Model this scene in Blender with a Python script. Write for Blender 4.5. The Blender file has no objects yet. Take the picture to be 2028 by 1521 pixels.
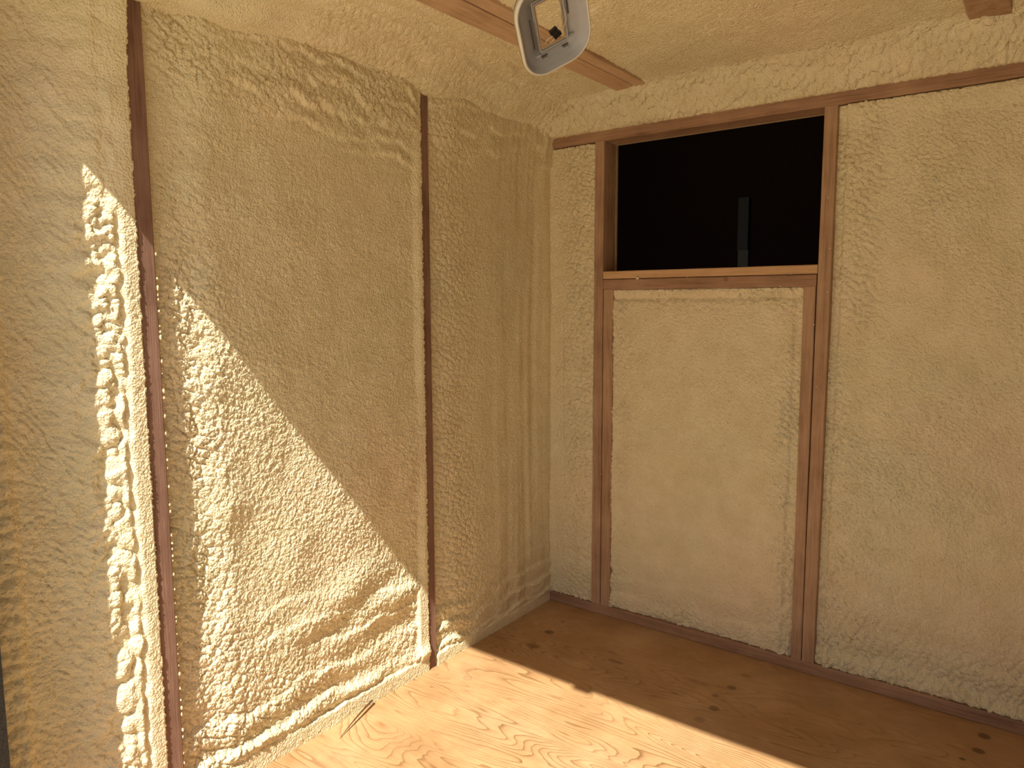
import bpy, bmesh, math, random
import numpy as np
from mathutils import Vector, Matrix
random.seed(7)
C = bpy.context.scene.collection
S = bpy.context.scene

# ------------------------------------------------------------------ camera
cam_d = bpy.data.cameras.new('camera')
cam_d.lens = 1444.55 * 36 / 2028
cam_d.sensor_width = 36
cam_d.clip_start = 0.02
cam = bpy.data.objects.new('camera', cam_d); C.objects.link(cam)
CR = Vector((0.80127, 0.59829, -0.00353)); CU = Vector((-0.06296, 0.09017, 0.99393)); CF = Vector((-0.59498, 0.79619, -0.10992))
CP = Vector((1.57581, -2.35465, 1.18892))
m = Matrix((CR, CU, -CF)).transposed().to_4x4(); m.translation = CP
cam.matrix_world = m
S.camera = cam

# ------------------------------------------------------------------ light
SUN = Vector((-0.30, 1.0, -1.275)).normalized()
w = bpy.data.worlds.new('sky'); S.world = w; w.use_nodes = True
nt = w.node_tree; nt.nodes.clear()
sky = nt.nodes.new('ShaderNodeTexSky'); sky.sky_type = 'NISHITA'; sky.sun_disc = False
sky.air_density = 0.8; sky.dust_density = 3.0
sky.sun_elevation = math.asin(-SUN.z); sky.sun_rotation = math.atan2(-SUN.x, -SUN.y)
bgn = nt.nodes.new('ShaderNodeBackground'); bgn.inputs['Strength'].default_value = 0.07
wo = nt.nodes.new('ShaderNodeOutputWorld')
nt.links.new(sky.outputs[0], bgn.inputs[0]); nt.links.new(bgn.outputs[0], wo.inputs[0])
sl = bpy.data.lights.new('sun', 'SUN'); sl.energy = 9.0; sl.angle = math.radians(0.6); sl.color = (1.0, 0.93, 0.80)
so = bpy.data.objects.new('sun', sl); C.objects.link(so); so.location = (4, -8, 9)
so.rotation_euler = SUN.to_track_quat('-Z', 'Y').to_euler()
S.view_settings.view_transform = 'Standard'; S.view_settings.look = 'None'
S.view_settings.gamma = 1; S.view_settings.use_curve_mapping = False
S.view_settings.exposure = 0.10
S.cycles.max_bounces = 8; S.cycles.diffuse_bounces = 6; S.cycles.adaptive_threshold = 0.06
S.cycles.sample_clamp_indirect = 6

# ------------------------------------------------------------------ helpers
def obj(name, verts, faces, mat, parent=None, smooth=False, origin=None):
    me = bpy.data.meshes.new(name)
    if origin is not None:
        verts = [tuple(Vector(v) - Vector(origin)) for v in verts]
    me.from_pydata([tuple(v) for v in verts], [], faces)
    me.update()
    if smooth:
        me.polygons.foreach_set('use_smooth', [True] * len(me.polygons))
    o = bpy.data.objects.new(name, me); C.objects.link(o)
    if mat: me.materials.append(mat)
    if origin is not None: o.location = origin
    if parent:
        o.parent = parent
        if origin is not None: o.location = Vector(origin) - parent.location
    return o

def tag(o, label=None, cat=None, group=None, kind=None):
    if label: o['label'] = label
    if cat: o['category'] = cat
    if group: o['group'] = group
    if kind: o['kind'] = kind
    return o

def grid_obj(name, P, mat, parent=None):
    """P: (n, m, 3) array of points -> smooth grid mesh"""
    n, k = P.shape[:2]
    me = bpy.data.meshes.new(name)
    me.vertices.add(n * k); me.vertices.foreach_set('co', P.reshape(-1).astype(np.float32))
    idx = np.arange(n * k).reshape(n, k)
    q = np.stack([idx[:-1, :-1], idx[1:, :-1], idx[1:, 1:], idx[:-1, 1:]], -1).reshape(-1, 4)
    me.loops.add(q.size); me.loops.foreach_set('vertex_index', q.reshape(-1).astype(np.int32))
    me.polygons.add(len(q)); me.polygons.foreach_set('loop_start', np.arange(0, q.size, 4, dtype=np.int32))
    me.polygons.foreach_set('loop_total', np.full(len(q), 4, dtype=np.int32))
    me.polygons.foreach_set('use_smooth', np.ones(len(q), dtype=bool))
    me.update(calc_edges=True)
    me.materials.append(mat)
    o = bpy.data.objects.new(name, me); C.objects.link(o)
    if parent: o.parent = parent
    return o

BOXF = [(0, 1, 3, 2), (4, 6, 7, 5), (0, 4, 5, 1), (2, 3, 7, 6), (0, 2, 6, 4), (1, 5, 7, 3)]
def box(name, a, b, mat, parent=None):
    v = [(x, y, z) for x in (a[0], b[0]) for y in (a[1], b[1]) for z in (a[2], b[2])]
    return obj(name, v, BOXF, mat, parent)

def multibox(name, boxes, mat, parent=None):
    V, Fc = [], []
    for a, b in boxes:
        k = len(V)
        V += [(x, y, z) for x in (a[0], b[0]) for y in (a[1], b[1]) for z in (a[2], b[2])]
        Fc += [tuple(i + k for i in f) for f in BOXF]
    return obj(name, V, Fc, mat, parent)

# --- numpy noise
def _hash(ix, iy, s):
    h = (ix.astype(np.int64) * 374761393 + iy.astype(np.int64) * 668265263 + s * 2246822519) & 0xFFFFFFFF
    h = ((h ^ (h >> 13)) * 1274126177) & 0xFFFFFFFF
    h = ((h ^ (h >> 15)) * 2654435761) & 0xFFFFFFFF
    return ((h ^ (h >> 16)) & 0xFFFFFF) / float(0x1000000)
def perlin(x, y, s=0):
    ix = np.floor(x); iy = np.floor(y); fx = x - ix; fy = y - iy
    u = fx * fx * fx * (fx * (fx * 6 - 15) + 10); v = fy * fy * fy * (fy * (fy * 6 - 15) + 10)
    def g(dx, dy):
        a = _hash(ix + dx, iy + dy, s) * 2 * np.pi
        return np.cos(a) * (fx - dx) + np.sin(a) * (fy - dy)
    a = g(0, 0) * (1 - u) + g(1, 0) * u; b = g(0, 1) * (1 - u) + g(1, 1) * u
    return (a * (1 - v) + b * v) * 1.5
def fbm(x, y, s=0, o=3):
    t = 0; a = 1.0
    for i in range(o):
        t = t + a * perlin(x * 2 ** i, y * 2 ** i, s + i * 17); a *= .5
    return t
def worley(x, y, s=0):
    """rounded cell bumps: 1 in the middle, 0 at the creases"""
    ix = np.floor(x); iy = np.floor(y)
    f1 = np.full(x.shape, 9.); f2 = np.full(x.shape, 9.)
    for dx in (-1, 0, 1):
        for dy in (-1, 0, 1):
            px = ix + dx + .15 + .7 * _hash(ix + dx, iy + dy, s); py = iy + dy + .15 + .7 * _hash(ix + dx, iy + dy, s + 5)
            d = np.sqrt((px - x) ** 2 + (py - y) ** 2)
            n = np.minimum(f1, d); f2 = np.minimum(f2, np.maximum(f1, d)); f1 = n
    e = np.clip((f2 - f1) / .45, 0, 1)
    return np.sqrt(np.clip(1 - (1 - e) ** 2, 0, 1)) * (1 - .35 * f1)
def sstep(a, b, x):
    t = np.clip((x - a) / (b - a), 0, 1); return t * t * (3 - 2 * t)
def saw(p):
    f = p - np.floor(p); return np.where(f < .8, sstep(0, .8, f), 1 - sstep(.8, 1., f))
def _rt(x, y, a): c, d = math.cos(a), math.sin(a); return x * c - y * d, x * d + y * c
def leather(x, y, s):
    """fine skin of the foam, metres in, metres out"""
    wx = x + .006 * perlin(x * 45 + 7, y * 45, s); wy = y + .006 * perlin(x * 45, y * 45 + 3, s + 3)
    x1, y1 = _rt(wx, wy, .6); x2, y2 = _rt(wx, wy, 1.3); x3, y3 = _rt(wx, wy, 2.2)
    a = np.abs(perlin(x1 * 90, y1 * 90, s + 1)) * .0026
    b = np.abs(perlin(x2 * 165, y2 * 150, s + 2)) * .0022
    c = np.abs(perlin(x3 * 34, y3 * 38, s + 4)) * .0022
    return a + b + c
def balls(x, y, s, rmin=.45, rmax=.8):
    """irregular round blobs (max of spheres), 0..1"""
    ix = np.floor(x); iy = np.floor(y); h = np.zeros(x.shape)
    for dx in (-1, 0, 1):
        for dy in (-1, 0, 1):
            px = ix + dx + _hash(ix + dx, iy + dy, s); py = iy + dy + _hash(ix + dx, iy + dy, s + 5)
            r = rmin + (rmax - rmin) * _hash(ix + dx, iy + dy, s + 8)
            h = np.maximum(h, np.sqrt(np.clip(r * r - (px - x) ** 2 - (py - y) ** 2, 0, 1)))
    return h
def popcorn(x, y, sc, s, ax=1., ay=1.):
    wx = x + .45 / sc * perlin(x * sc * .5, y * sc * .5, s); wy = y + .45 / sc * perlin(x * sc * .5, y * sc * .5, s + 9)
    wx, wy = _rt(wx, wy, .5)
    return worley(wx * sc * ax, wy * sc * ay, s + 1) + .35 * worley(wx * sc * 2.1 * ax, wy * sc * 2.1 * ay, s + 2)

# ------------------------------------------------------------------ materials
def new_mat(name):
    mt = bpy.data.materials.new(name); mt.use_nodes = True
    n = mt.node_tree; n.nodes.clear()
    out = n.nodes.new('ShaderNodeOutputMaterial'); b = n.nodes.new('ShaderNodeBsdfPrincipled')
    n.links.new(b.outputs[0], out.inputs[0])
    return mt, n, b
class NG:
    def __init__(s, n): s.n = n
    def new(s, t, **k):
        x = s.n.nodes.new(t)
        for a, b in k.items(): setattr(x, a, b)
        return x
    def put(s, sock, v):
        if hasattr(v, 'links') or isinstance(v, bpy.types.NodeSocket): s.n.links.new(v, sock)
        else: sock.default_value = v
    def coord(s): return s.new('ShaderNodeTexCoord').outputs['Object']
    def map(s, v, scale=(1, 1, 1), loc=(0, 0, 0), rot=(0, 0, 0)):
        x = s.new('ShaderNodeMapping'); s.put(x.inputs[0], v)
        x.inputs['Scale'].default_value = scale; x.inputs['Location'].default_value = loc; x.inputs['Rotation'].default_value = rot
        return x.outputs[0]
    def noise(s, v, sc, det=2, rough=.5, dist=0):
        x = s.new('ShaderNodeTexNoise'); s.put(x.inputs['Vector'], v); x.inputs['Scale'].default_value = sc
        x.inputs['Detail'].default_value = det; x.inputs['Roughness'].default_value = rough; x.inputs['Distortion'].default_value = dist
        return x.outputs[0]
    def voro(s, v, sc, feature='F1'):
        x = s.new('ShaderNodeTexVoronoi', feature=feature); s.put(x.inputs['Vector'], v); x.inputs['Scale'].default_value = sc
        return x.outputs['Distance']
    def ramp(s, f, stops, interp='LINEAR'):
        x = s.new('ShaderNodeValToRGB'); s.put(x.inputs[0], f); r = x.color_ramp; r.interpolation = interp
        while len(r.elements) < len(stops): r.elements.new(.5)
        for e, (p, c) in zip(r.elements, stops):
            e.position = p; e.color = (*c, 1) if len(c) == 3 else c
        return x.outputs[0]
    def math(s, op, a, b=0., c=None):
        x = s.new('ShaderNodeMath', operation=op); s.put(x.inputs[0], a); s.put(x.inputs[1], b)
        if c is not None: s.put(x.inputs[2], c)
        return x.outputs[0]
    def mix(s, f, a, b, bt='MIX'):
        x = s.new('ShaderNodeMix', data_type='RGBA', blend_type=bt); s.put(x.inputs[0], f)
        for so_, v in ((x.inputs[6], a), (x.inputs[7], b)):
            if isinstance(v, tuple): so_.default_value = (*v, 1) if len(v) == 3 else v
            else: s.put(so_, v)
        return x.outputs[2]
    def bump(s, h, dist, strength=1.):
        x = s.new('ShaderNodeBump'); s.put(x.inputs['Height'], h); x.inputs['Distance'].default_value = dist; x.inputs['Strength'].default_value = strength
        return x.outputs[0]

def foam_mat():
    mt, n, b = new_mat('spray_foam'); g = NG(n); v = g.coord()
    big = g.noise(v, 2.2, 3, .5); mid = g.noise(v, 14, 3, .6)
    c = g.ramp(big, [(.32, (.80, .74, .505)), (.5, (.835, .745, .51)), (.70, (.86, .735, .515))])
    c2 = g.ramp(mid, [(.3, (.90, .88, .82)), (.7, (1., 1., 1.))])
    c = g.mix(1., c, c2, 'MULTIPLY')
    g.put(b.inputs['Base Color'], c); b.inputs['Roughness'].default_value = .9
    b.inputs['Specular IOR Level'].default_value = .08
    h = g.math('ADD', g.math('MULTIPLY', g.voro(v, 190), -.55), g.math('MULTIPLY', g.noise(v, 320, 2), .5))
    g.put(b.inputs['Normal'], g.bump(h, .005, .9))
    return mt
FOAM = foam_mat()

def wood_mat(name, axis, dark, mid_, light, rough=.75, seed=0, fine=1.):
    mt, n, b = new_mat(name); g = NG(n); v = g.coord()
    sc = [1, 1, 1]; sc[axis] = .035
    vv = g.map(v, tuple(sc), (seed * .37, seed * .21, seed * .13))
    a = g.noise(vv, 240, 3, .65); r = g.noise(vv, 34, 2, .5, .6); bl = g.noise(v, 7, 3, .6)
    f = g.math('ADD', g.math('MULTIPLY', a, .55), g.math('ADD', g.math('MULTIPLY', r, .45), g.math('MULTIPLY', g.math('SUBTRACT', bl, .5), .5)))
    c = g.ramp(f, [(.30, dark), (.5, mid_), (.68, light)])
    kn = g.voro(g.map(v, (1, 1, 1)), 3.1)
    kf = g.ramp(kn, [(0., (.25, .16, .12)), (.022, (.45, .33, .28)), (.045, (1, 1, 1))])
    c = g.mix(1., c, kf, 'MULTIPLY')
    g.put(b.inputs['Base Color'], c); b.inputs['Roughness'].default_value = rough; b.inputs['Specular IOR Level'].default_value = .2
    h = g.math('ADD', a, g.math('MULTIPLY', g.noise(v, 420, 2), .6 * fine))
    g.put(b.inputs['Normal'], g.bump(h, .0012, .6))
    return mt
W_D, W_M, W_L = (.15, .080, .055), (.25, .145, .105), (.33, .20, .15)
WOODZ = wood_mat('stud_wood', 2, W_D, W_M, W_L)
WOODK = wood_mat('jamb_wood', 2, (.24, .14, .09), (.40, .25, .16), (.50, .335, .22), seed=4)
WOODX = wood_mat('plate_wood', 0, (.21, .115, .07), (.34, .20, .125), (.44, .28, .175), seed=3)
WOODY = wood_mat('rafter_wood', 1, (.38, .24, .145), (.54, .36, .22), (.64, .45, .29), seed=5)
WOODG = wood_mat('weathered_wood', 2, (.26, .155, .09), (.41, .26, .16), (.50, .34, .22), seed=8)
WOODS = wood_mat('sill_wood', 0, (.42, .25, .13), (.56, .35, .19), (.64, .42, .24), seed=6)

def flat_mat(name, col, rough=.6, spec=.3, metal=0., bump=None):
    mt, n, b = new_mat(name); g = NG(n)
    v = g.coord(); c = g.mix(g.noise(v, 40, 3), tuple(x * .85 for x in col), tuple(min(1, x * 1.12) for x in col))
    g.put(b.inputs['Base Color'], c)
    b.inputs['Roughness'].default_value = rough; b.inputs['Specular IOR Level'].default_value = spec; b.inputs['Metallic'].default_value = metal
    if bump: g.put(b.inputs['Normal'], g.bump(g.noise(v, bump[0], 3), bump[1]))
    return mt
SHEATH = flat_mat('sheathing_board', (.45, .32, .18), .8)
BROWN = flat_mat('bounce_damping_brown', (.16, .11, .07), .85, .15)  # dark tone for the unseen walls, chosen to cut bounce light indoors
DARK = flat_mat('unlit_room_black', (.020, .010, .007), .9, .1)  # near-black colour carries the darkness of the unlit room
EARTH = flat_mat('bounce_ground', (.64, .56, .43), .95, .1, bump=(12, .02))  # pale tone set so the ground bounces more sunlight inside

# plywood: contour-like grain of rotary-cut fir
KNOTS = [(.163, -.243, .021, .019, .75), (.176, -.366, .030, .020, .55), (.155, -.139, .010, .008, .5), (.463, -.294, .034, .011, .5),
         (.844, -.129, .020, .015, .35), (.834, -.228, .017, .017, .6), (.811, -.303, .013, .012, .5), (.834, -.373, .018, .017, .65),
         (.822, -.453, .019, .017, .35), (1.484, -.066, .018, .018, .8), (1.477, -.153, .018, .016, .8), (1.446, -.219, .009, .008, .8),
         (.20, -.164, .018, .004, .4), (.42, -.245, .022, .005, .45), (.50, -.33, .03, .005, .35), (1.42, -.17, .02, .004, .45)]
def ply_mat():
    mt, n, b = new_mat('plywood_floor'); g = NG(n); v = g.coord()
    sep = g.new('ShaderNodeSeparateXYZ'); g.put(sep.inputs[0], v); X, Y = sep.outputs[0], sep.outputs[1]
    # the grain swirls round one pinned knot in the sunlit part
    fld = g.noise(g.map(v, (.75, 4.2, 1), (3.3, 1.7, 0), (0, 0, .06)), 1.5, 1.5, .45, .55)
    warp = g.noise(g.map(v, (2.2, 9, 1)), 2.2, 2, .5)
    fl = g.math('ADD', g.math('MULTIPLY', fld, 34), g.math('ADD', g.math('MULTIPLY', warp, 2.0), g.math('MULTIPLY', Y, 9)))
    fr = g.math('FRACT', fl)
    line = g.ramp(fr, [(0., (.0, .0, .0)), (.55, (.08,) * 3), (.80, (.40,) * 3), (.90, (1., 1., 1.)), (.96, (1., 1., 1.)), (1., (0., 0., 0.))])
    amt = g.ramp(g.noise(g.map(v, (1, 1.6, 1), (5, 2, 0)), 3.0, 2), [(.30, (.25,) * 3), (.60, (1,) * 3)])
    amt = g.math('MULTIPLY', amt, g.math('MULTIPLY_ADD', g.math('SMOOTH_MIN', g.math('MULTIPLY', Y, -1.6), 1., .1), .75, .2))
    base = g.ramp(g.noise(v, 3.2, 3, .55), [(.30, (.45, .265, .125)), (.5, (.50, .31, .155)), (.72, (.54, .36, .20))])
    fiber = g.noise(g.map(v, (.06, 1, 1)), 190, 3, .6)
    base = g.mix(1., base, g.ramp(fiber, [(.3, (.86, .83, .78)), (.65, (1, 1, 1))]), 'MULTIPLY')
    col = g.mix(g.math('MULTIPLY', g.math('MULTIPLY', line, amt), .80), base, (.17, .075, .022))
    # dirt
    dirt = g.ramp(g.noise(g.map(v, (1, 1, 1), (9, 0, 0)), 5, 5, .7), [(.35, (.80, .78, .74)), (.6, (1, 1, 1))])
    col = g.mix(1., col, dirt, 'MULTIPLY')
    # trodden grime towards the back wall, and knots / football patches
    for (kx, ky, rx, ry, k) in KNOTS:
        dx = g.math('DIVIDE', g.math('SUBTRACT', X, kx), rx); dy = g.math('DIVIDE', g.math('SUBTRACT', Y, ky), ry)
        d = g.math('SQRT', g.math('ADD', g.math('MULTIPLY', dx, dx), g.math('MULTIPLY', dy, dy)))
        msk = g.ramp(d, [(0., (k,) * 3), (.70, (k * .85,) * 3), (1., (0., 0., 0.))])
        col = g.mix(msk, col, (.09, .045, .018))
    for (kx, ky, rr) in [(.136, -.67, .013), (.157, -.515, .011)]:
        dx = g.math('SUBTRACT', X, kx); dy = g.math('SUBTRACT', Y, ky)
        d = g.math('SQRT', g.math('ADD', g.math('MULTIPLY', dx, dx), g.math('MULTIPLY', dy, dy)))
        msk = g.ramp(g.math('DIVIDE', d, rr * 2), [(0., (.25,) * 3), (.40, (.12,) * 3), (.47, (.8,) * 3), (.55, (.0,) * 3)])
        col = g.mix(msk, col, (.20, .11, .06))
    g.put(b.inputs['Base Color'], col); b.inputs['Roughness'].default_value = .55; b.inputs['Specular IOR Level'].default_value = .3
    g.put(b.inputs['Normal'], g.bump(g.math('ADD', fiber, g.math('MULTIPLY', line, -.4)), .0009, .6))
    return mt
PLY = ply_mat()

# ------------------------------------------------------------------ dimensions
H = 1.766            # underside of the top plate
XK1, XK2 = .195, .979  # left edges of the two full-height studs of the window
ZS = 1.303           # sill top
S1, S2 = -1.535, -.667  # inner edges of the two studs of the left wall
ZC = 1.90            # rafter underside
XR, YF = 2.3, -2.0   # right wall, front of the room

# ------------------------------------------------------------------ shell (outer boards)
floor = tag(box('floor', (-.09, YF, -.022), (XR + .1, .092, 0), PLY), 'bare plywood floor with wavy grain, half in sun and half in shade', kind='structure')
wall_left = tag(box('wall_left', (-.105, YF, -.022), (-.092, .105, 2.0), SHEATH), 'left wall of framing filled with lumpy cream spray foam', kind='structure')
wall_back = tag(multibox('wall_back', [((-.092, .092, -.022), (XK1 + .038, .104, 2.0)), ((XK2, .092, -.022), (XR + .1, .104, 2.0)),
            ((XK1 + .038, .092, -.022), (XK2, .104, ZS)), ((XK1 + .038, .092, H), (XK2, .104, 2.0))], SHEATH),
            'back wall of framing with a square opening above a foam-filled panel', kind='structure')
wall_right = tag(box('wall_right', (XR, YF, -.022), (XR + .1, .092, 2.0), BROWN), 'unseen right wall, coloured dark brown to damp bounce light', kind='structure')  # out of view; dark brown chosen to shade the left wall
ceiling = tag(box('ceiling', (-.105, YF - .02, 2.0), (XR + .1, .11, 2.03), SHEATH), 'ceiling of rafters packed with cream spray foam', kind='structure')
wall_front = tag(multibox('wall_front', [((2.16, YF, -.022), (XR, -1.893, 2.0)), ((.0, -1.915, 1.85), (2.16, -1.893, 2.0))], BROWN), 'front wall around the doorway', kind='structure')
ground = tag(obj('ground', [(-14, -16, -.42), (16, -16, -.42), (16, 6, -.42), (-14, 6, -.42)], [(0, 1, 2, 3)], EARTH), 'unseen ground outside the doorway, added to bounce sunlight in', kind='structure')  # unseen plane added to throw warm sunlight onto the ceiling

BLACK = flat_mat('black_painted_steel', (.012, .013, .014), .42, .5, bump=(160, .002))
door = tag(multibox('door_1', [((-.03, YF, 0), (.053, -1.893, 1.85)), ((2.08, YF, 0), (2.16, -1.893, 1.85)), ((-.03, -1.915, 1.793), (2.16, -1.893, 1.85))], BLACK),
           'black steel frame of the open doorway', kind='structure')
obj('latch_plate', [(x, y, z) for x in (.852, .915) for y in (-1.914, -1.894) for z in (1.768, 1.7935)] , BOXF, BLACK, door)

# ------------------------------------------------------------------ boards
def board(name, a, b, axis, mat, parent, label=None, seed=0, jit=.00022, seg=.03, taper=None):
    """rough-sawn board: chamfered section swept along its axis with slight unevenness"""
    o1, o2 = [i for i in range(3) if i != axis]
    L = b[axis] - a[axis]; n = max(2, int(L / seg))
    ch = .0022
    lo1, hi1, lo2, hi2 = a[o1], b[o1], a[o2], b[o2]
    sec = [(lo1 + ch, lo2, -1, -1), (hi1 - ch, lo2, 1, -1), (hi1, lo2 + ch, 1, -1), (hi1, hi2 - ch, 1, 1), (hi1 - ch, hi2, 1, 1), (lo1 + ch, hi2, -1, 1), (lo1, hi2 - ch, -1, 1), (lo1, lo2 + ch, -1, -1)]
    rs = np.random.RandomState(seed + 11); ph = rs.rand(8) * 50
    V = []; Fc = []
    for i in range(n + 1):
        t = i / n; p = a[axis] + L * t
        for (u, v_, su, sv) in sec:
            ju = jit * (math.sin(p * 9 + ph[0] + su) + .6 * math.sin(p * 31 + ph[1] + su * 2) + .4 * math.sin(p * 83 + ph[2]))
            jv = jit * (math.sin(p * 11 + ph[3] + sv) + .6 * math.sin(p * 27 + ph[4] + sv * 2) + .4 * math.sin(p * 71 + ph[5]))
            if taper: u += taper[0] * (1 - t) if u < (lo1 + hi1) / 2 else taper[1] * (1 - t)
            q = [0, 0, 0]; q[axis] = p; q[o1] = u + ju * .7; q[o2] = v_ + jv * .7
            V.append(tuple(q))
    for i in range(n):
        for j in range(8):
            Fc.append((i * 8 + j, i * 8 + (j + 1) % 8, (i + 1) * 8 + (j + 1) % 8, (i + 1) * 8 + j))
    Fc.append(tuple(range(7, -1, -1))); Fc.append(tuple(n * 8 + j for j in range(8)))
    o = obj(name, V, Fc, mat, parent)
    bm = bmesh.new(); bm.from_mesh(o.data); bmesh.ops.recalc_face_normals(bm, faces=bm.faces); bm.to_mesh(o.data); bm.free()
    if label: o['label'] = label
    return o
D = .089
# left wall
board('stud', (-D, S1 - .041, .0), (0, S1, 1.92), 2, WOODZ, wall_left, 'bare reddish brown stud nearest the doorway, its lower part in full sun', 1)
board('stud', (-D, S2 - .040, .0), (0, S2, 1.92), 2, WOODZ, wall_left, 'narrow dark brown stud with a ragged foam edge, nearer the corner', 2)
# back wall
board('bottom_plate', (.0, .0, .0), (XR, D, .038), 0, WOODX, wall_back, 'reddish brown bottom plate along the foot of the back wall', 3)
board('top_plate', (-.008, .0, H), (XR, D, H + .038), 0, WOODX, wall_back, 'reddish brown top plate running over the opening', 4)
board('stud', (XK1, 0, .038), (XK1 + .037, D, H), 2, WOODK, wall_back, 'full height brown stud on the corner side of the opening', 5)
board('stud', (XK2, 0, .038), (XK2 + .038, D, H), 2, WOODG, wall_back, 'full height light brown stud on the far side of the opening', 6)
board('cripple_stud', (XK1 + .0395, .001, .038), (XK1 + .079, D, ZS - .066), 2, WOODG, wall_back, 'short stud below the sill with foam along its ragged edge', 7)
board('cripple_stud', (XK2 - .040, .001, .038), (XK2 - .0045, D, ZS - .066), 2, WOODG, wall_back, 'short light brown stud below the other end of the sill', 8, taper=(.006, .002))
for i, x in enumerate((1.63, 2.2)):
    board('stud', (x, 0, .038), (x + .038, D, H), 2, WOODG, wall_back, None, 20 + i)
# window opening: two sill boards
win = board('window_1', (XK1 + .0385, .0, ZS - .027), (XK2 - .001, D, ZS), 0, WOODS, None, None, 9)
tag(win, 'thin pale sill board at the foot of the dark opening', kind='structure')
board('sill_board', (XK1 + .0385, .001, ZS - .066), (XK2 - .003, D, ZS - .029), 0, WOODX, win, 'thicker brown board under the thin sill board', 10)
# rafters
board('rafter', (.335, -1.98, ZC), (.402, .09, ZC + .09), 1, WOODY, ceiling, 'pale brown rafter board on the near side of the crack', 12, taper=(-.045, -.008))
board('rafter', (.406, -1.98, ZC - .001), (.445, .09, ZC + .09), 1, WOODY, ceiling, 'narrow pale brown rafter board beyond the crack', 13, taper=(.0, .012))
board('rafter', (1.345, -1.98, ZC), (1.437, .09, ZC + .09), 1, WOODG, ceiling, 'short visible end of the second rafter in the upper corner', 14)

# ------------------------------------------------------------------ spray foam
def axis_pts(segs):
    out = []
    for a, b, st in segs:
        n = max(1, int(round((b - a) / st))); out += list(np.linspace(a, b, n, endpoint=False))
    return np.array(out + [segs[-1][1]])

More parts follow.
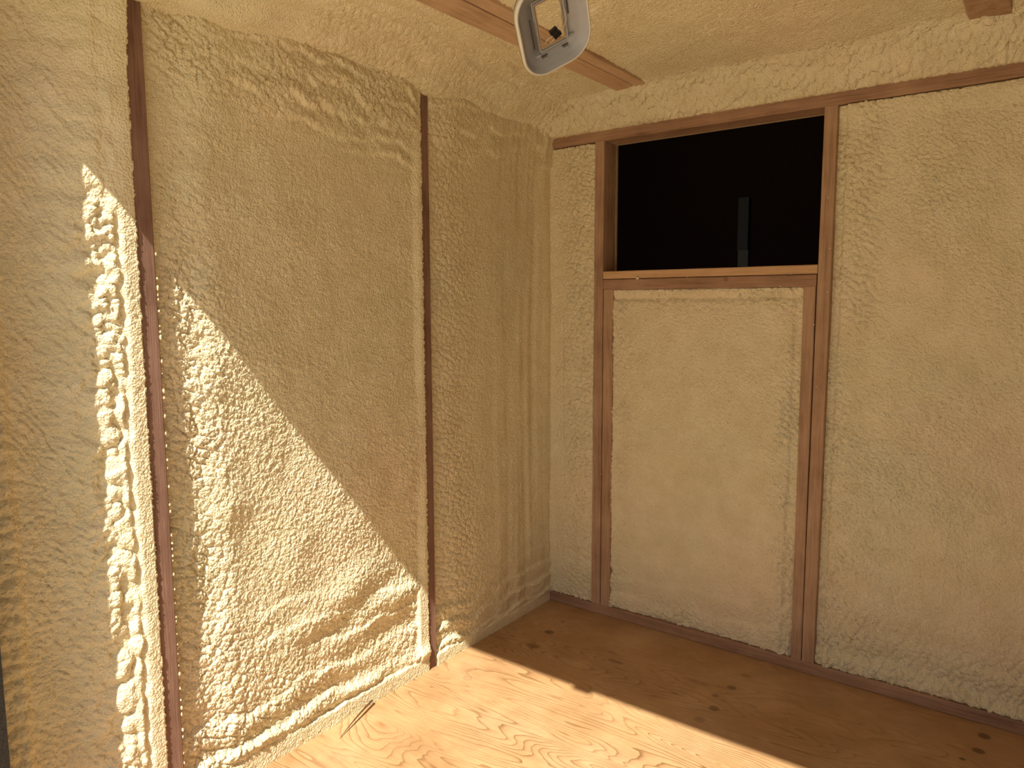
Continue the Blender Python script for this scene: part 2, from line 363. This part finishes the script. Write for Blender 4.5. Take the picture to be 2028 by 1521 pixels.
def hA(Y, Z):
    """left wall: height towards the room (x)"""
    lea = leather(Y, Z, 40)
    rag = .004 * perlin(Y * 0 + 3.1, Z * 70, 61) + .004 * perlin(Y * 0 + 1.1, Z * 190, 62) + .003 * perlin(Y * 0, Z * 22, 63)
    slow = fbm(Y * 2.6, Z * 2.0, 50, 3)
    # ---- middle bay
    t = Y - S1; s = (S2 - .040) - Y
    trough_w = .075 + .020 * perlin(Z * 0 + 2.2, Z * 4.5, 71) + .012 * perlin(Z * 0 + 4.4, Z * 17, 72)
    low = sstep(.55, .1, Z)
    M = -.010 + .009 * slow - .017 * (1 - sstep(trough_w - .005, trough_w + .075, t))
    lump = sstep(.22, .05, t) * (1 - sstep(1.15, 1.6, Z) * .75) + .55 * low + .5 * sstep(.12, .02, s) * sstep(1.0, .7, Z) + .6 * sstep(1.6, 1.72, Z)
    lump = np.clip(lump * (.75 + .5 * fbm(Y * 5, Z * 5, 55, 2)), 0, 1.2)
    M = M + .0100 * lump * (popcorn(Y, Z, 28, 81, 1.0, 1.25) - .6)
    M = M + .0042 * (popcorn(Y, Z, 62, 84, .8, 1.15) - .6) * np.clip(.32 + .8 * lump + .35 * slow, 0, 1.1)
    # folds sagging over the bottom plate
    wz = Z + .03 * perlin(Y * 5, Z * 3, 91) + .012 * perlin(Y * 17, Z * 9, 92) + .05 * (Y + 1.1)
    M = M + .013 * low * (saw(wz / .085) - .5) * (.5 + .9 * perlin(Y * 3.1, Z * 6, 93))
    M = M - .009 * np.exp(-(((Y + 1.0) / .16) ** 2 + ((Z - .30 - .3 * (Y + 1.0)) / .035) ** 2)) + .008 * np.exp(-(((Y + 1.05) / .2) ** 2 + ((Z - .38 - .3 * (Y + 1.0)) / .05) ** 2))
    M = M - .009 * np.exp(-(((Y + .83) / .10) ** 2 + ((Z - .20) / .05) ** 2)) + .012 * np.exp(-(((Y + .85) / .12) ** 2 + ((Z - .29) / .05) ** 2))
    M = M - .002 * np.exp(-(((Y + 1.36) / .05) ** 2 + ((Z - .62) / .05) ** 2)) + .004 * np.exp(-(((Y + 1.37) / .045) ** 2 + ((Z - .70) / .04) ** 2))
    # laps under the ceiling
    band = sstep(1.60, 1.70, Z + .05 * np.sin((Y + 1.2) * 4)) * sstep(-1.45, -1.2, Y)
    lz = Z + .10 * (Y + 1.1) ** 2 + .030 * perlin(Y * 7, Z * 7, 95) + .016 * perlin(Y * 19, Z * 17, 97) + .006 * perlin(Y * 45, Z * 30, 96)
    M = M + band * (.010 * (.7 + .9 * perlin(Y * 8, Z * 8, 98)) * (saw(-lz / .05) - .3) + .02 * sstep(1.6, 1.85, Z))
    M = M + lea
    # edge at the second stud: foam creeps over it with a ragged lip
    lip = sstep(.035, .006, s)
    M = M * (1 - lip) + (.0035 + lea * .6) * lip
    strip2 = sstep(-.748, -.742, Y) * sstep(.30, .27, Z)   # framing dusted with foam
    M = M * (1 - strip2) + (.0025 + .5 * lea) * strip2
    # ---- corner bay
    k = Y - S2
    K = -.012 + .006 * slow + lea * .8 + .007 * (popcorn(Y, Z, 42, 101, 1, 1.1) - .6) * np.clip(1.1 - 3.2 * k + .6 * sstep(.8, .4, Z) * sstep(.33, .1, k), .12, 1)
    ws = Y + .010 * perlin(Y * 3, Z * 2.2, 103)
    vb = perlin(ws * 17, Z * .8, 104) * .6 + perlin(ws * 33, Z * 1.6, 105) * .35
    K = K + .010 * vb * sstep(-.42, -.22, Y) - .010 * sstep(.12, .0, k) * 1.0
    K = K + .012 * sstep(-.14, .0, Y)
    K = K + .010 * sstep(.32, .12, Z) * (saw((Z + .02 * perlin(Y * 9, Z * 5, 106)) / .06) - .4)
    K = K + .02 * sstep(1.62, 1.85, Z) + sstep(1.6, 1.72, Z) * .006 * (saw(-(Z - .25 * k + .035 * perlin(Y * 12, Z * 12, 107)) / .08) - .3)
    K = K - .03 * sstep(.006, .0, k)
    # ---- bay next to the doorway
    q = (S1 - .036) - Y                                     # distance from the stud
    wid = .040 + .008 * perlin(Z * 0, Z * 3, 111) + .006 * perlin(Z * 0 + 2, Z * 30, 112)
    Lh = .0025 + .5 * lea - .062 * sstep(wid + .012, wid + .16, q) + .010 * slow * sstep(wid, .2, q)
    blob = sstep(wid - .004, wid + .012, q) * sstep(wid + .11 + .03 * perlin(Z * 0 + 5, Z * 6, 146), wid + .055, q) * (.35 + .65 * sstep(1.42, 1.36, Z))
    wy_ = Y + .008 * perlin(Y * 30, Z * 30, 141); wz_ = Z + .008 * perlin(Y * 30, Z * 30, 142)
    big = balls(wy_ * 30, wz_ * 24, 143, .35, .85); sm = balls(wy_ * 62 + 3, wz_ * 66, 144, .4, .8)
    mixb = sstep(-.3, .3, perlin(Y * 6 + 2, Z * 5, 145))
    Lh = Lh + blob * (.020 * big * (1 - .45 * mixb) + .011 * sm * (.35 + .9 * mixb) - .010) - .010 * sstep(wid, wid + .02, q)
    Lh = Lh - (.004 + .006 * sstep(1.45, 1.35, Z) + .008 * perlin(Z * 0 + 9, Z * 14, 147)) * np.exp(-((q - wid) / (.006 + .010 * sstep(1.35, 1.5, Z))) ** 2)
    rip = sstep(wid + .05, wid + .10, q)
    rz = Z * 1.0 - .9 * sstep(.05, .25, q) * q + .018 * perlin(Y * 16, Z * 13, 124)
    Lh = Lh + rip * (.0055 * np.abs(perlin(Y * 13, rz * 42, 125)) + .005 * (popcorn(Y, Z, 40, 126, .7, 1.4) - .6) * sstep(1.3, .8, Z) + .003 * (popcorn(Y, Z, 40, 127, .7, 1.4) - .6))
    rib = sstep(.235, .26, q)
    Lh = Lh + rib * (.007 * np.abs(np.sin((Z + .01 * perlin(Y * 10, Z * 10, 129)) * math.pi / .034)) * sstep(1.2, .9, Z) + .012)
    Lh = Lh + .02 * sstep(1.65, 1.85, Z)
    # bottom strip (bottom plate dusted with foam) below everything
    def foot(h, top):
        e = top + .008 * perlin(Y * 14, Z * 0, 131) + .004 * perlin(Y * 50, Z * 0, 132)
        f = sstep(e, e - .006, Z)
        h = h + (.007 + .010 * perlin(Y * 9, Z * 4, 133)) * np.exp(-((Z - e - .022) / .018) ** 2)
        return h * (1 - f) + (.0025 + .5 * lea) * f
    M = foot(M, .050); K = foot(K, .040)
    h = np.where(Y < (S1 - .018), Lh, np.where(Y < S2 - .02, M, K))
    # bare wood: the foam stays behind the stud's face
    bare1 = (Y > S1 - .0365 + rag * .5) & (Y < S1 + .0015)
    bare2 = (Y > S2 - .036 + rag) & (Y < S2 + .0010)
    bare2 &= ~((Z < .0))
    h = np.where(bare1 | bare2, -.02, h)
    return h

zA = axis_pts([(-.01, .5, .0026), (.5, 1.45, .0026), (1.45, 1.93, .0032)])
for nm, a, b, st in (('spray_foam', -1.905, S1 - .018, .0026), ('spray_foam', S1 - .018, S2 - .02, .0026), ('spray_foam', S2 - .02, .09, .0032)):
    ys = axis_pts([(a, b, st)])
    Y, Z = np.meshgrid(ys, zA, indexing='ij')
    Yc = np.clip(Y, a + 1e-6, b - 1e-6)
    h = hA(Yc, Z)
    P = np.stack([h, Y, np.maximum(Z, -.005)], -1)
    o = grid_obj(nm, P, FOAM, wall_left)
    o['label'] = {-1.905: 'deeply ridged grey-beige foam beside the doorway', S1 - .018: 'broad foam bay with the sunlit triangle', S2 - .02: 'narrow shaded foam bay next to the corner'}[a]

def hB(X, Z):
    lea = leather(X, Z, 240); slow = fbm(X * 2.5, Z * 2.2, 250, 3)
    rag = .004 * perlin(Z * 0 + 3.1, Z * 70, 261) + .0035 * perlin(Z * 0 + 1.1, Z * 170, 262) + .002 * perlin(Z * 0, Z * 22, 263)
    p1 = 1.5 * (popcorn(X, Z, 38, 271, 1, 1.2) - .6); p2 = 1.6 * (popcorn(X, Z, 75, 272, .8, 1.2) - .6)
    # narrow bay by the corner
    A = -.010 + lea + .008 * p1 * sstep(.02, .10, X) * .8 + .003 * p2 + .006 * sstep(.03, .0, X)
    A = A + .004 * np.abs(perlin(X * 20, (Z + .3 * X) * 60, 273)) * sstep(.08, .15, X) - .006 * np.exp(-((X - .055 - .006 * perlin(Z * 0, Z * 5, 274)) / .003) ** 2) * sstep(.6, .7, Z) * sstep(1.2, 1.1, Z)
    # panel under the window
    l = X - (XK1 + .079); r = (XK2 - .042) - X; tp = (ZS - .066) - Z
    ed = np.minimum(np.minimum(l, r), np.minimum(tp, Z - .038))
    edge = sstep(.14, .02, ed)
    Bp = -.020 + .008 * slow + lea + (.0028 * p2 + .009 * p1 * np.clip(edge * (.6 + .8 * fbm(X * 6, Z * 6, 277, 2)), 0, 1))
    Bp = Bp + .007 * sstep(.03, .0, np.minimum(l, tp)) - .012 * sstep(.035, .020, r) * .8 - .008 * np.exp(-((tp - .033) / .008) ** 2)
    Bp = Bp + sstep(.30, .10, Z) * .008 * (saw((Z - .05 * X + .02 * perlin(X * 8, Z * 5, 276)) / .075) - .5)
    Bp = Bp + .008 * sstep(.10, .05, Z)
    # big bay on the right
    q = X - (XK2 + .038)
    R = -.022 + .010 * slow + lea + .0030 * p2 * (1.0 + slow) + .008 * p1 * np.clip(sstep(.20, .03, q) * (.7 + .7 * fbm(X * 6, Z * 6, 278, 2)) + .8 * sstep(.35, .1, Z), 0, 1)
    R = R - .012 * sstep(.030, .018, q) + .006 * perlin((X + .01 * perlin(X * 3, Z * 3, 279)) * 9, Z * 1.2, 280) * sstep(.4, .1, q)
    R = R + sstep(.34, .12, Z) * .012 * (saw((Z + .10 * (X - 1.3) + .022 * perlin(X * 7, Z * 5, 281)) / .09) - .5) + .012 * sstep(.09, .045, Z)
    R = R + .014 * sstep(1.70, 1.755, Z)
    h = np.where(X < XK1 + .018, A, np.where(X < .65 + 0 * X, Bp, np.where(X < XK2 + .019, Bp, R)))
    top = H + .0 + .003 * perlin(X * 60, Z * 0, 290)
    lo = .038 + .003 * perlin(X * 50, Z * 0, 291) + .002 * perlin(X * 160, Z * 0, 292)
    bare = ((X > XK1 - .0005) & (X < XK1 + .0745 + rag * 1.2)) | ((X > XK2 - .042) & (X < XK2 + .0385)) | (Z > top - .002) | (Z < lo)
    bare |= (X > XK1) & (X < XK2) & (Z > ZS - .067 + .001 * perlin(X * 90, Z * 0, 293))
    bare |= (X > 1.629) & (X < 1.669)
    return np.where(bare, -.02, h)
zsB = axis_pts([(.0, H + .02, .0034)])
for a, b, z1 in ((-.03, XK1 + .018, H + .02), (XK1 + .05, XK2 - .02, ZS - .05), (XK2 + .019, 1.60, H + .02), (1.60, XR, H + .02)):
    xs = axis_pts([(a, b, .0034 if b < 1.7 else .012)]); zz = zsB[zsB <= z1]
    if b > 1.7: zz = zz[::4]
    X, Z = np.meshgrid(xs, zz, indexing='ij')
    h = hB(np.clip(X, a, b), Z)
    o = grid_obj('spray_foam', np.stack([X, -h, Z], -1)[:, ::-1], FOAM, wall_back)
    lab = {-.03: 'narrow rippled foam strip between corner and stud', XK1 + .05: 'foam panel framed below the window opening', XK2 + .019: 'wide tan foam bay beside the opening'}.get(a)
    if lab: o['label'] = lab

def hC(X, Y):
    """ceiling: drop below the rafters (positive = lower)"""
    lea = leather(X, Y, 340); slow = fbm(X * 2.2, Y * 2.2, 350, 3)
    p1 = popcorn(X, Y, 40, 371) - .6; p2 = popcorn(X, Y, 80, 372) - .6
    nB = sstep(.16, .06, -Y + .02 * perlin(X * 8, Y * 4, 373)); nA = sstep(.26, .10, X + .02 * perlin(X * 8, Y * 8, 374))
    h = -.012 + .008 * slow + lea + .0022 * p2 + p1 * (.010 * np.clip(.5 * nA + .10, 0, 1) + .017 * nB)
    yy = -Y + .010 * perlin(X * 14, X * 0, 375)
    fb = .112 * (1 - sstep(-.012, .12, yy) ** .8)
    xx = X + .018 * perlin(Y * 5, Y * 0, 376)
    fa = .115 * (1 - sstep(-.03, .16, xx) ** .75)
    h = h + np.maximum(fa, fb * 1.2) * .88 + .3 * np.minimum(fa, fb)
    h = h + nB * .006 * (saw((Y + .03 * perlin(X * 7, Y * 7, 377) + .02 * X) / .05) - .4)
    lap = sstep(.42, .15, X) * sstep(-.25, -.45, Y)
    dd = X + .35 * (Y + 1.0) ** 2 * .3 + .014 * perlin(X * 16, Y * 10, 378)
    h = h + lap * .013 * (saw(dd / .075) - .4)
    lim = .0985 + .0025 * perlin(X * 45, Y * 0, 390) + .002 * perlin(X * 120, Y * 0, 391)
    lim = np.where(Y > -.05, lim, lim + .02)
    h = np.minimum(h, lim)
    for (rx0, rx1) in ((.337 , .444), (1.346, 1.436)):
        x0 = rx0 - (.045 * np.clip(-Y / 2, 0, 1) if rx0 < 1 else 0) + .003 * perlin(Y * 50, Y * 0, 380); x1 = rx1 + (.012 * np.clip(-Y / 2, 0, 1) if rx0 < 1 else 0) + .003 * perlin(Y * 60, Y * 0, 381)
        e = np.exp(-(np.maximum(x0 - X, X - x1).clip(0) / .02) ** 2)
        ins = (X > x0) & (X < x1)
        cap = np.where(ins, -.02, h)
        yend = -.118 + .008 * perlin(X * 60, X * 0, 382) + (.02 * sstep(.42, .36, X) if rx0 < 1 else .03 * sstep(1.36, 1.42, X))
        h = np.where(Y < yend, cap, h)
    return h
xs = axis_pts([(-.05, 1.75, .0036), (1.75, 2.3, .02)]); ys = axis_pts([(-1.9, -1.15, .02), (-1.15, .012, .0036)])
for a, b in ((-.06, 2.5),):
    xx = xs[(xs >= a - 1e-6) & (xs <= b + .004)]
    X, Y = np.meshgrid(xx, ys, indexing='ij')
    o = grid_obj('spray_foam', np.stack([X, Y, ZC - hC(X, Y)], -1)[:, ::-1], FOAM, ceiling)

# ------------------------------------------------------------------ dark space behind the opening
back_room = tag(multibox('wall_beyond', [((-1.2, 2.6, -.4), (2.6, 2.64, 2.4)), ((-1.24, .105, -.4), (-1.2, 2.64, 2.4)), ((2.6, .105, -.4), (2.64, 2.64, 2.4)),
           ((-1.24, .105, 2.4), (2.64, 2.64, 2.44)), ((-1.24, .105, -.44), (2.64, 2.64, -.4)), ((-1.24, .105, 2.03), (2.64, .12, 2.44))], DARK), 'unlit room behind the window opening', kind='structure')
POST = flat_mat('dull_grey_metal', (.05, .05, .055), .6, .3)
POST_DIM = flat_mat('dull_grey_metal_dim', (.018, .018, .018), .6, .3)  # darker copy of the post metal, for its less lit upper end
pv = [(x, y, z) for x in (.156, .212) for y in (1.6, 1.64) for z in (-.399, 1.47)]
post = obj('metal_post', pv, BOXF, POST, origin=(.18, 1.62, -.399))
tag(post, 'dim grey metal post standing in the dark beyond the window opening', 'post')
obj('post_dim_top', [(x, y, z) for x in (.152, .208) for y in (1.598, 1.642) for z in (1.47, 1.75)], BOXF, POST_DIM, post, origin=(.18, 1.62, 1.6))  # top of the same post; its fade into darkness is in the colour

# ------------------------------------------------------------------ hanging light housing
PLAST = flat_mat('frosted_grey_plastic', (.34, .335, .345), .4, .4)
GASK = flat_mat('tan_gasket', (.45, .33, .20), .7, .2)
PLAST_R = flat_mat('pale_plastic_rim', (.62, .58, .48), .45, .4)
WIRE = flat_mat('pale_wire', (.50, .42, .28), .5, .3)
BLK = flat_mat('black_connector', (.01, .01, .01), .4, .4)
bV = Vector((0.59352, 0.64039, 0.48748)); aV = Vector((0.31786, -0.74297, 0.58903)); nV = bV.cross(aV)
FC = Vector((0.84466, -1.26473, 1.66930))
fm = Matrix((bV, aV, nV)).transposed()
fix = bpy.data.objects.new('ceiling_light_housing', None); C.objects.link(fix)
M4 = fm.to_4x4(); M4.translation = FC; fix.matrix_world = M4
tag(fix, 'grey plastic ceiling light housing hanging open by its wires below the rafter', 'light fixture')
def rrect(a, b_, r, w_, k=8, off=(0, 0)):
    out = []
    for cx, cy, a0 in ((a - r, b_ - r, 0), (-a + r, b_ - r, 90), (-a + r, -b_ + r, 180), (a - r, -b_ + r, 270)):
        for i in range(k + 1):
            t = math.radians(a0 + 90 * i / k); out.append((cx + r * math.cos(t) + off[0], cy + r * math.sin(t) + off[1], w_))
    return out
def loft(name, rings, mat, parent, smooth=True, close=False):
    V = []; Fc = []; n = len(rings[0])
    for r in rings: V += r
    last = len(rings) if close else len(rings) - 1
    for i in range(last):
        for j in range(n):
            k2 = (i + 1) % len(rings)
            Fc.append((i * n + j, i * n + (j + 1) % n, k2 * n + (j + 1) % n, k2 * n + j))
    o = obj(name, V, Fc, mat, parent, smooth)
    return o
HA, HB, IA, IB = .068, .081, .023, .039
loft('housing_shell', [rrect(HA - .0035, HB - .0035, .042, .018), rrect(HA - .008, HB - .008, .037, .008), rrect(HA - .0165, HB - .0165, .026, .0), rrect(IA + .006, IB + .006, .004, -.001),
     rrect(IA + .006, IB + .006, .004, -.005), rrect(HA - .016, HB - .016, .028, -.004), rrect(HA - .0035, HB - .0035, .042, .006), rrect(HA - .001, HB - .001, .044, .018)], PLAST, fix, close=True)
loft('outer_rim', [rrect(HA - .0035, HB - .0035, .042, .0185), rrect(HA, HB, .0455, .0185), rrect(HA + .001, HB + .001, .0465, .015), rrect(HA - .001, HB - .001, .0445, .004), rrect(HA - .0035, HB - .0035, .042, .015)], PLAST_R, fix, close=True)
loft('inner_frame', [rrect(IA + .006, IB + .006, .004, .0005), rrect(IA + .006, IB + .006, .004, .005), rrect(IA + .004, IB + .004, .003, .005), rrect(IA + .003, IB + .003, .003, .0005)], PLAST, fix, smooth=False, close=True)
loft('gasket', [rrect(IA + .002, IB + .002, .003, .0), rrect(IA + .002, IB + .002, .003, .003), rrect(IA, IB, .002, .003), rrect(IA, IB, .002, .0)], GASK, fix, smooth=False, close=True)
CLIPD = flat_mat('clip_slot', (.09, .075, .06), .6, .2)
for (x, y, wx, wy) in ((-.021, -.056, .012, .0025), (.022, -.056, .012, .0025), (-.0365, -.008, .0022, .055), (.0365, .012, .0022, .03), (-.022, .056, .012, .0025), (.020, .056, .012, .0025)):
    v = [(x + sx * wx / 2, y + sy * wy / 2, z) for sx in (-1, 1) for sy in (-1, 1) for z in (-.0005, .0012)]
    obj('clip_slot', v, BOXF, CLIPD, fix)
for (x, y) in ((-.021, -.061), (.022, -.061), (-.0335, -.050), (.036, -.042)):
    v = [(x + sx * .0045, y + sy * .0022, z) for sx in (-1, 1) for sy in (-1, 1) for z in (-.0005, .0035)]
    obj('clip', v, BOXF, PLAST, fix)
def tube(name, pts, r, mat, parent=None, origin=None, res=6, cyc=False):
    cu = bpy.data.curves.new(name, 'CURVE'); cu.dimensions = '3D'; cu.bevel_depth = r; cu.bevel_resolution = 2; cu.use_fill_caps = True
    sp = cu.splines.new('NURBS'); sp.points.add(len(pts) - 1)
    for i, p in enumerate(pts): sp.points[i].co = (*p, 1)
    sp.use_endpoint_u = True; sp.order_u = 3; sp.resolution_u = res
    tmp = bpy.data.objects.new(name, cu); C.objects.link(tmp)
    me = bpy.data.meshes.new_from_object(tmp.evaluated_get(bpy.context.evaluated_depsgraph_get()))
    bpy.data.objects.remove(tmp)
    me.materials.clear(); me.materials.append(mat)
    o = bpy.data.objects.new(name, me); C.objects.link(o); o.parent = parent
    return o
tube('wire', [(.018, .045, .000), (.024, .020, .004), (.018, .0, .008), (.006, -.010, .010)], .0009, WIRE, fix)
tube('wire', [(.028, .036, .000), (.030, .004, .005), (.026, -.012, .010), (.012, -.020, .011)], .0009, WIRE, fix)
tube('wire', [(-.004, -.022, .010), (-.014, -.023, .008), (-.018, -.033, .005), (-.008, -.037, .004), (.000, -.032, .006), (.001, -.024, .010)], .0010, WIRE, fix)
for (x, y) in ((-.000, -.014), (.006, -.024)):
    a = math.radians(18); R2 = Matrix.Rotation(a, 3, 'Z'); V = []
    for rr in (rrect(.0072, .0034, .001, .005, 3), rrect(.0076, .0038, .0012, .006, 3), rrect(.0076, .0038, .0012, .011, 3), rrect(.0072, .0034, .001, .012, 3)):
        V.append([tuple(R2 @ Vector(p) + Vector((x, y, 0))) for p in rr])
    o = loft('wire_connector', V, BLK, fix, smooth=False)
    me = o.data
    bm = bmesh.new(); bm.from_mesh(me); bmesh.ops.holes_fill(bm, edges=bm.edges); bm.to_mesh(me); bm.free()
# the cable it hangs from, up to the rafter
inv = M4.inverted(); top = inv @ Vector((FC.x + .02, FC.y + .04, 1.905))
tube('supply_cable', [(0, .052, -.004), (.01, .075, -.02), tuple((Vector((.0, .07, -.02)) + top) / 2), tuple(top)], .0022, WIRE, fix)

# ------------------------------------------------------------------ splinter and crumbs of foam
SPL = flat_mat('dark_splinter', (.09, .045, .02), .7, .2)
def splinter(name, p0, p1, w0, label):
    p0 = Vector(p0); p1 = Vector(p1); d = (p1 - p0); sd = d.cross(Vector((0, 0, 1))).normalized(); up = sd.cross(d).normalized()
    V = []; n = 8
    for i in range(n + 1):
        t = i / n; c = p0 + d * t + up * .004 * math.sin(math.pi * t); ww = w0 * (1 - t) ** .8 + .0004
        V += [tuple(c - p0 + sd * ww), tuple(c - p0 + up * ww * .5), tuple(c - p0 - sd * ww), tuple(c - p0 - up * ww * .4)]
    Fc = [(i * 4 + j, i * 4 + (j + 1) % 4, (i + 1) * 4 + (j + 1) % 4, (i + 1) * 4 + j) for i in range(n) for j in range(4)] + [(3, 2, 1, 0), tuple(n * 4 + j for j in range(4))]
    o = obj(name, V, Fc, SPL); o.location = p0
    return tag(o, label, 'splinter')
splinter('wood_splinter', (.010, -.96, .016), (.064, -1.129, .0015), .0040, 'thin dark wood splinter sticking out from the foot of the sunlit foam')
CRUMB = flat_mat('foam_crumb', (.72, .62, .38), .7, .2)
def crumb(loc, r, label, group=None, seed=0, sc=(1, 1, 1)):
    bm = bmesh.new(); bmesh.ops.create_icosphere(bm, subdivisions=2, radius=r)
    rs = random.Random(seed)
    for v in bm.verts: v.co = Vector((v.co.x * sc[0], v.co.y * sc[1], v.co.z * sc[2])) * (1 + rs.uniform(-.22, .22))
    me = bpy.data.meshes.new('foam_crumb'); bm.to_mesh(me); bm.free(); me.materials.append(CRUMB)
    o = bpy.data.objects.new('foam_crumb', me); C.objects.link(o); o.location = loc
    return tag(o, label, 'foam crumb', group)
crumb((.375, -.0045, 1.276), .006, 'round foam crumb stuck on the joint of the sill boards', seed=1)
for i in [k for k in range(70) if _hash(np.array([k]), np.array([3]), 9)[0] > .42]:                                     # fringe of foam along the sunlit edge of the stud
    rs = random.Random(i + 100); z = .12 + 1.19 * (i + rs.random()) / 70
    r = rs.uniform(.0010, .0026); 
    o = crumb((.001 + r * .3, S1 + r * .6, z), r, None, None, i, (1, 1, rs.uniform(1, 2.4)))
    o.parent = wall_left; o.name = 'foam_fleck'
    del o['category']
for i, (x, z) in enumerate([(.56, 1.276), (.90, 1.277), (.60, 1.235), (.87, 1.239), (.975, 1.12), (.276, 1.02), (.99, .93), (1.01, 1.22), (1.012, 1.35), (1.0, 1.5), (.234, .55)]):
    o = crumb((x, -.001, z), .002, None, None, 300 + i); o.parent = wall_back; o.name = 'foam_fleck'; del o['category']
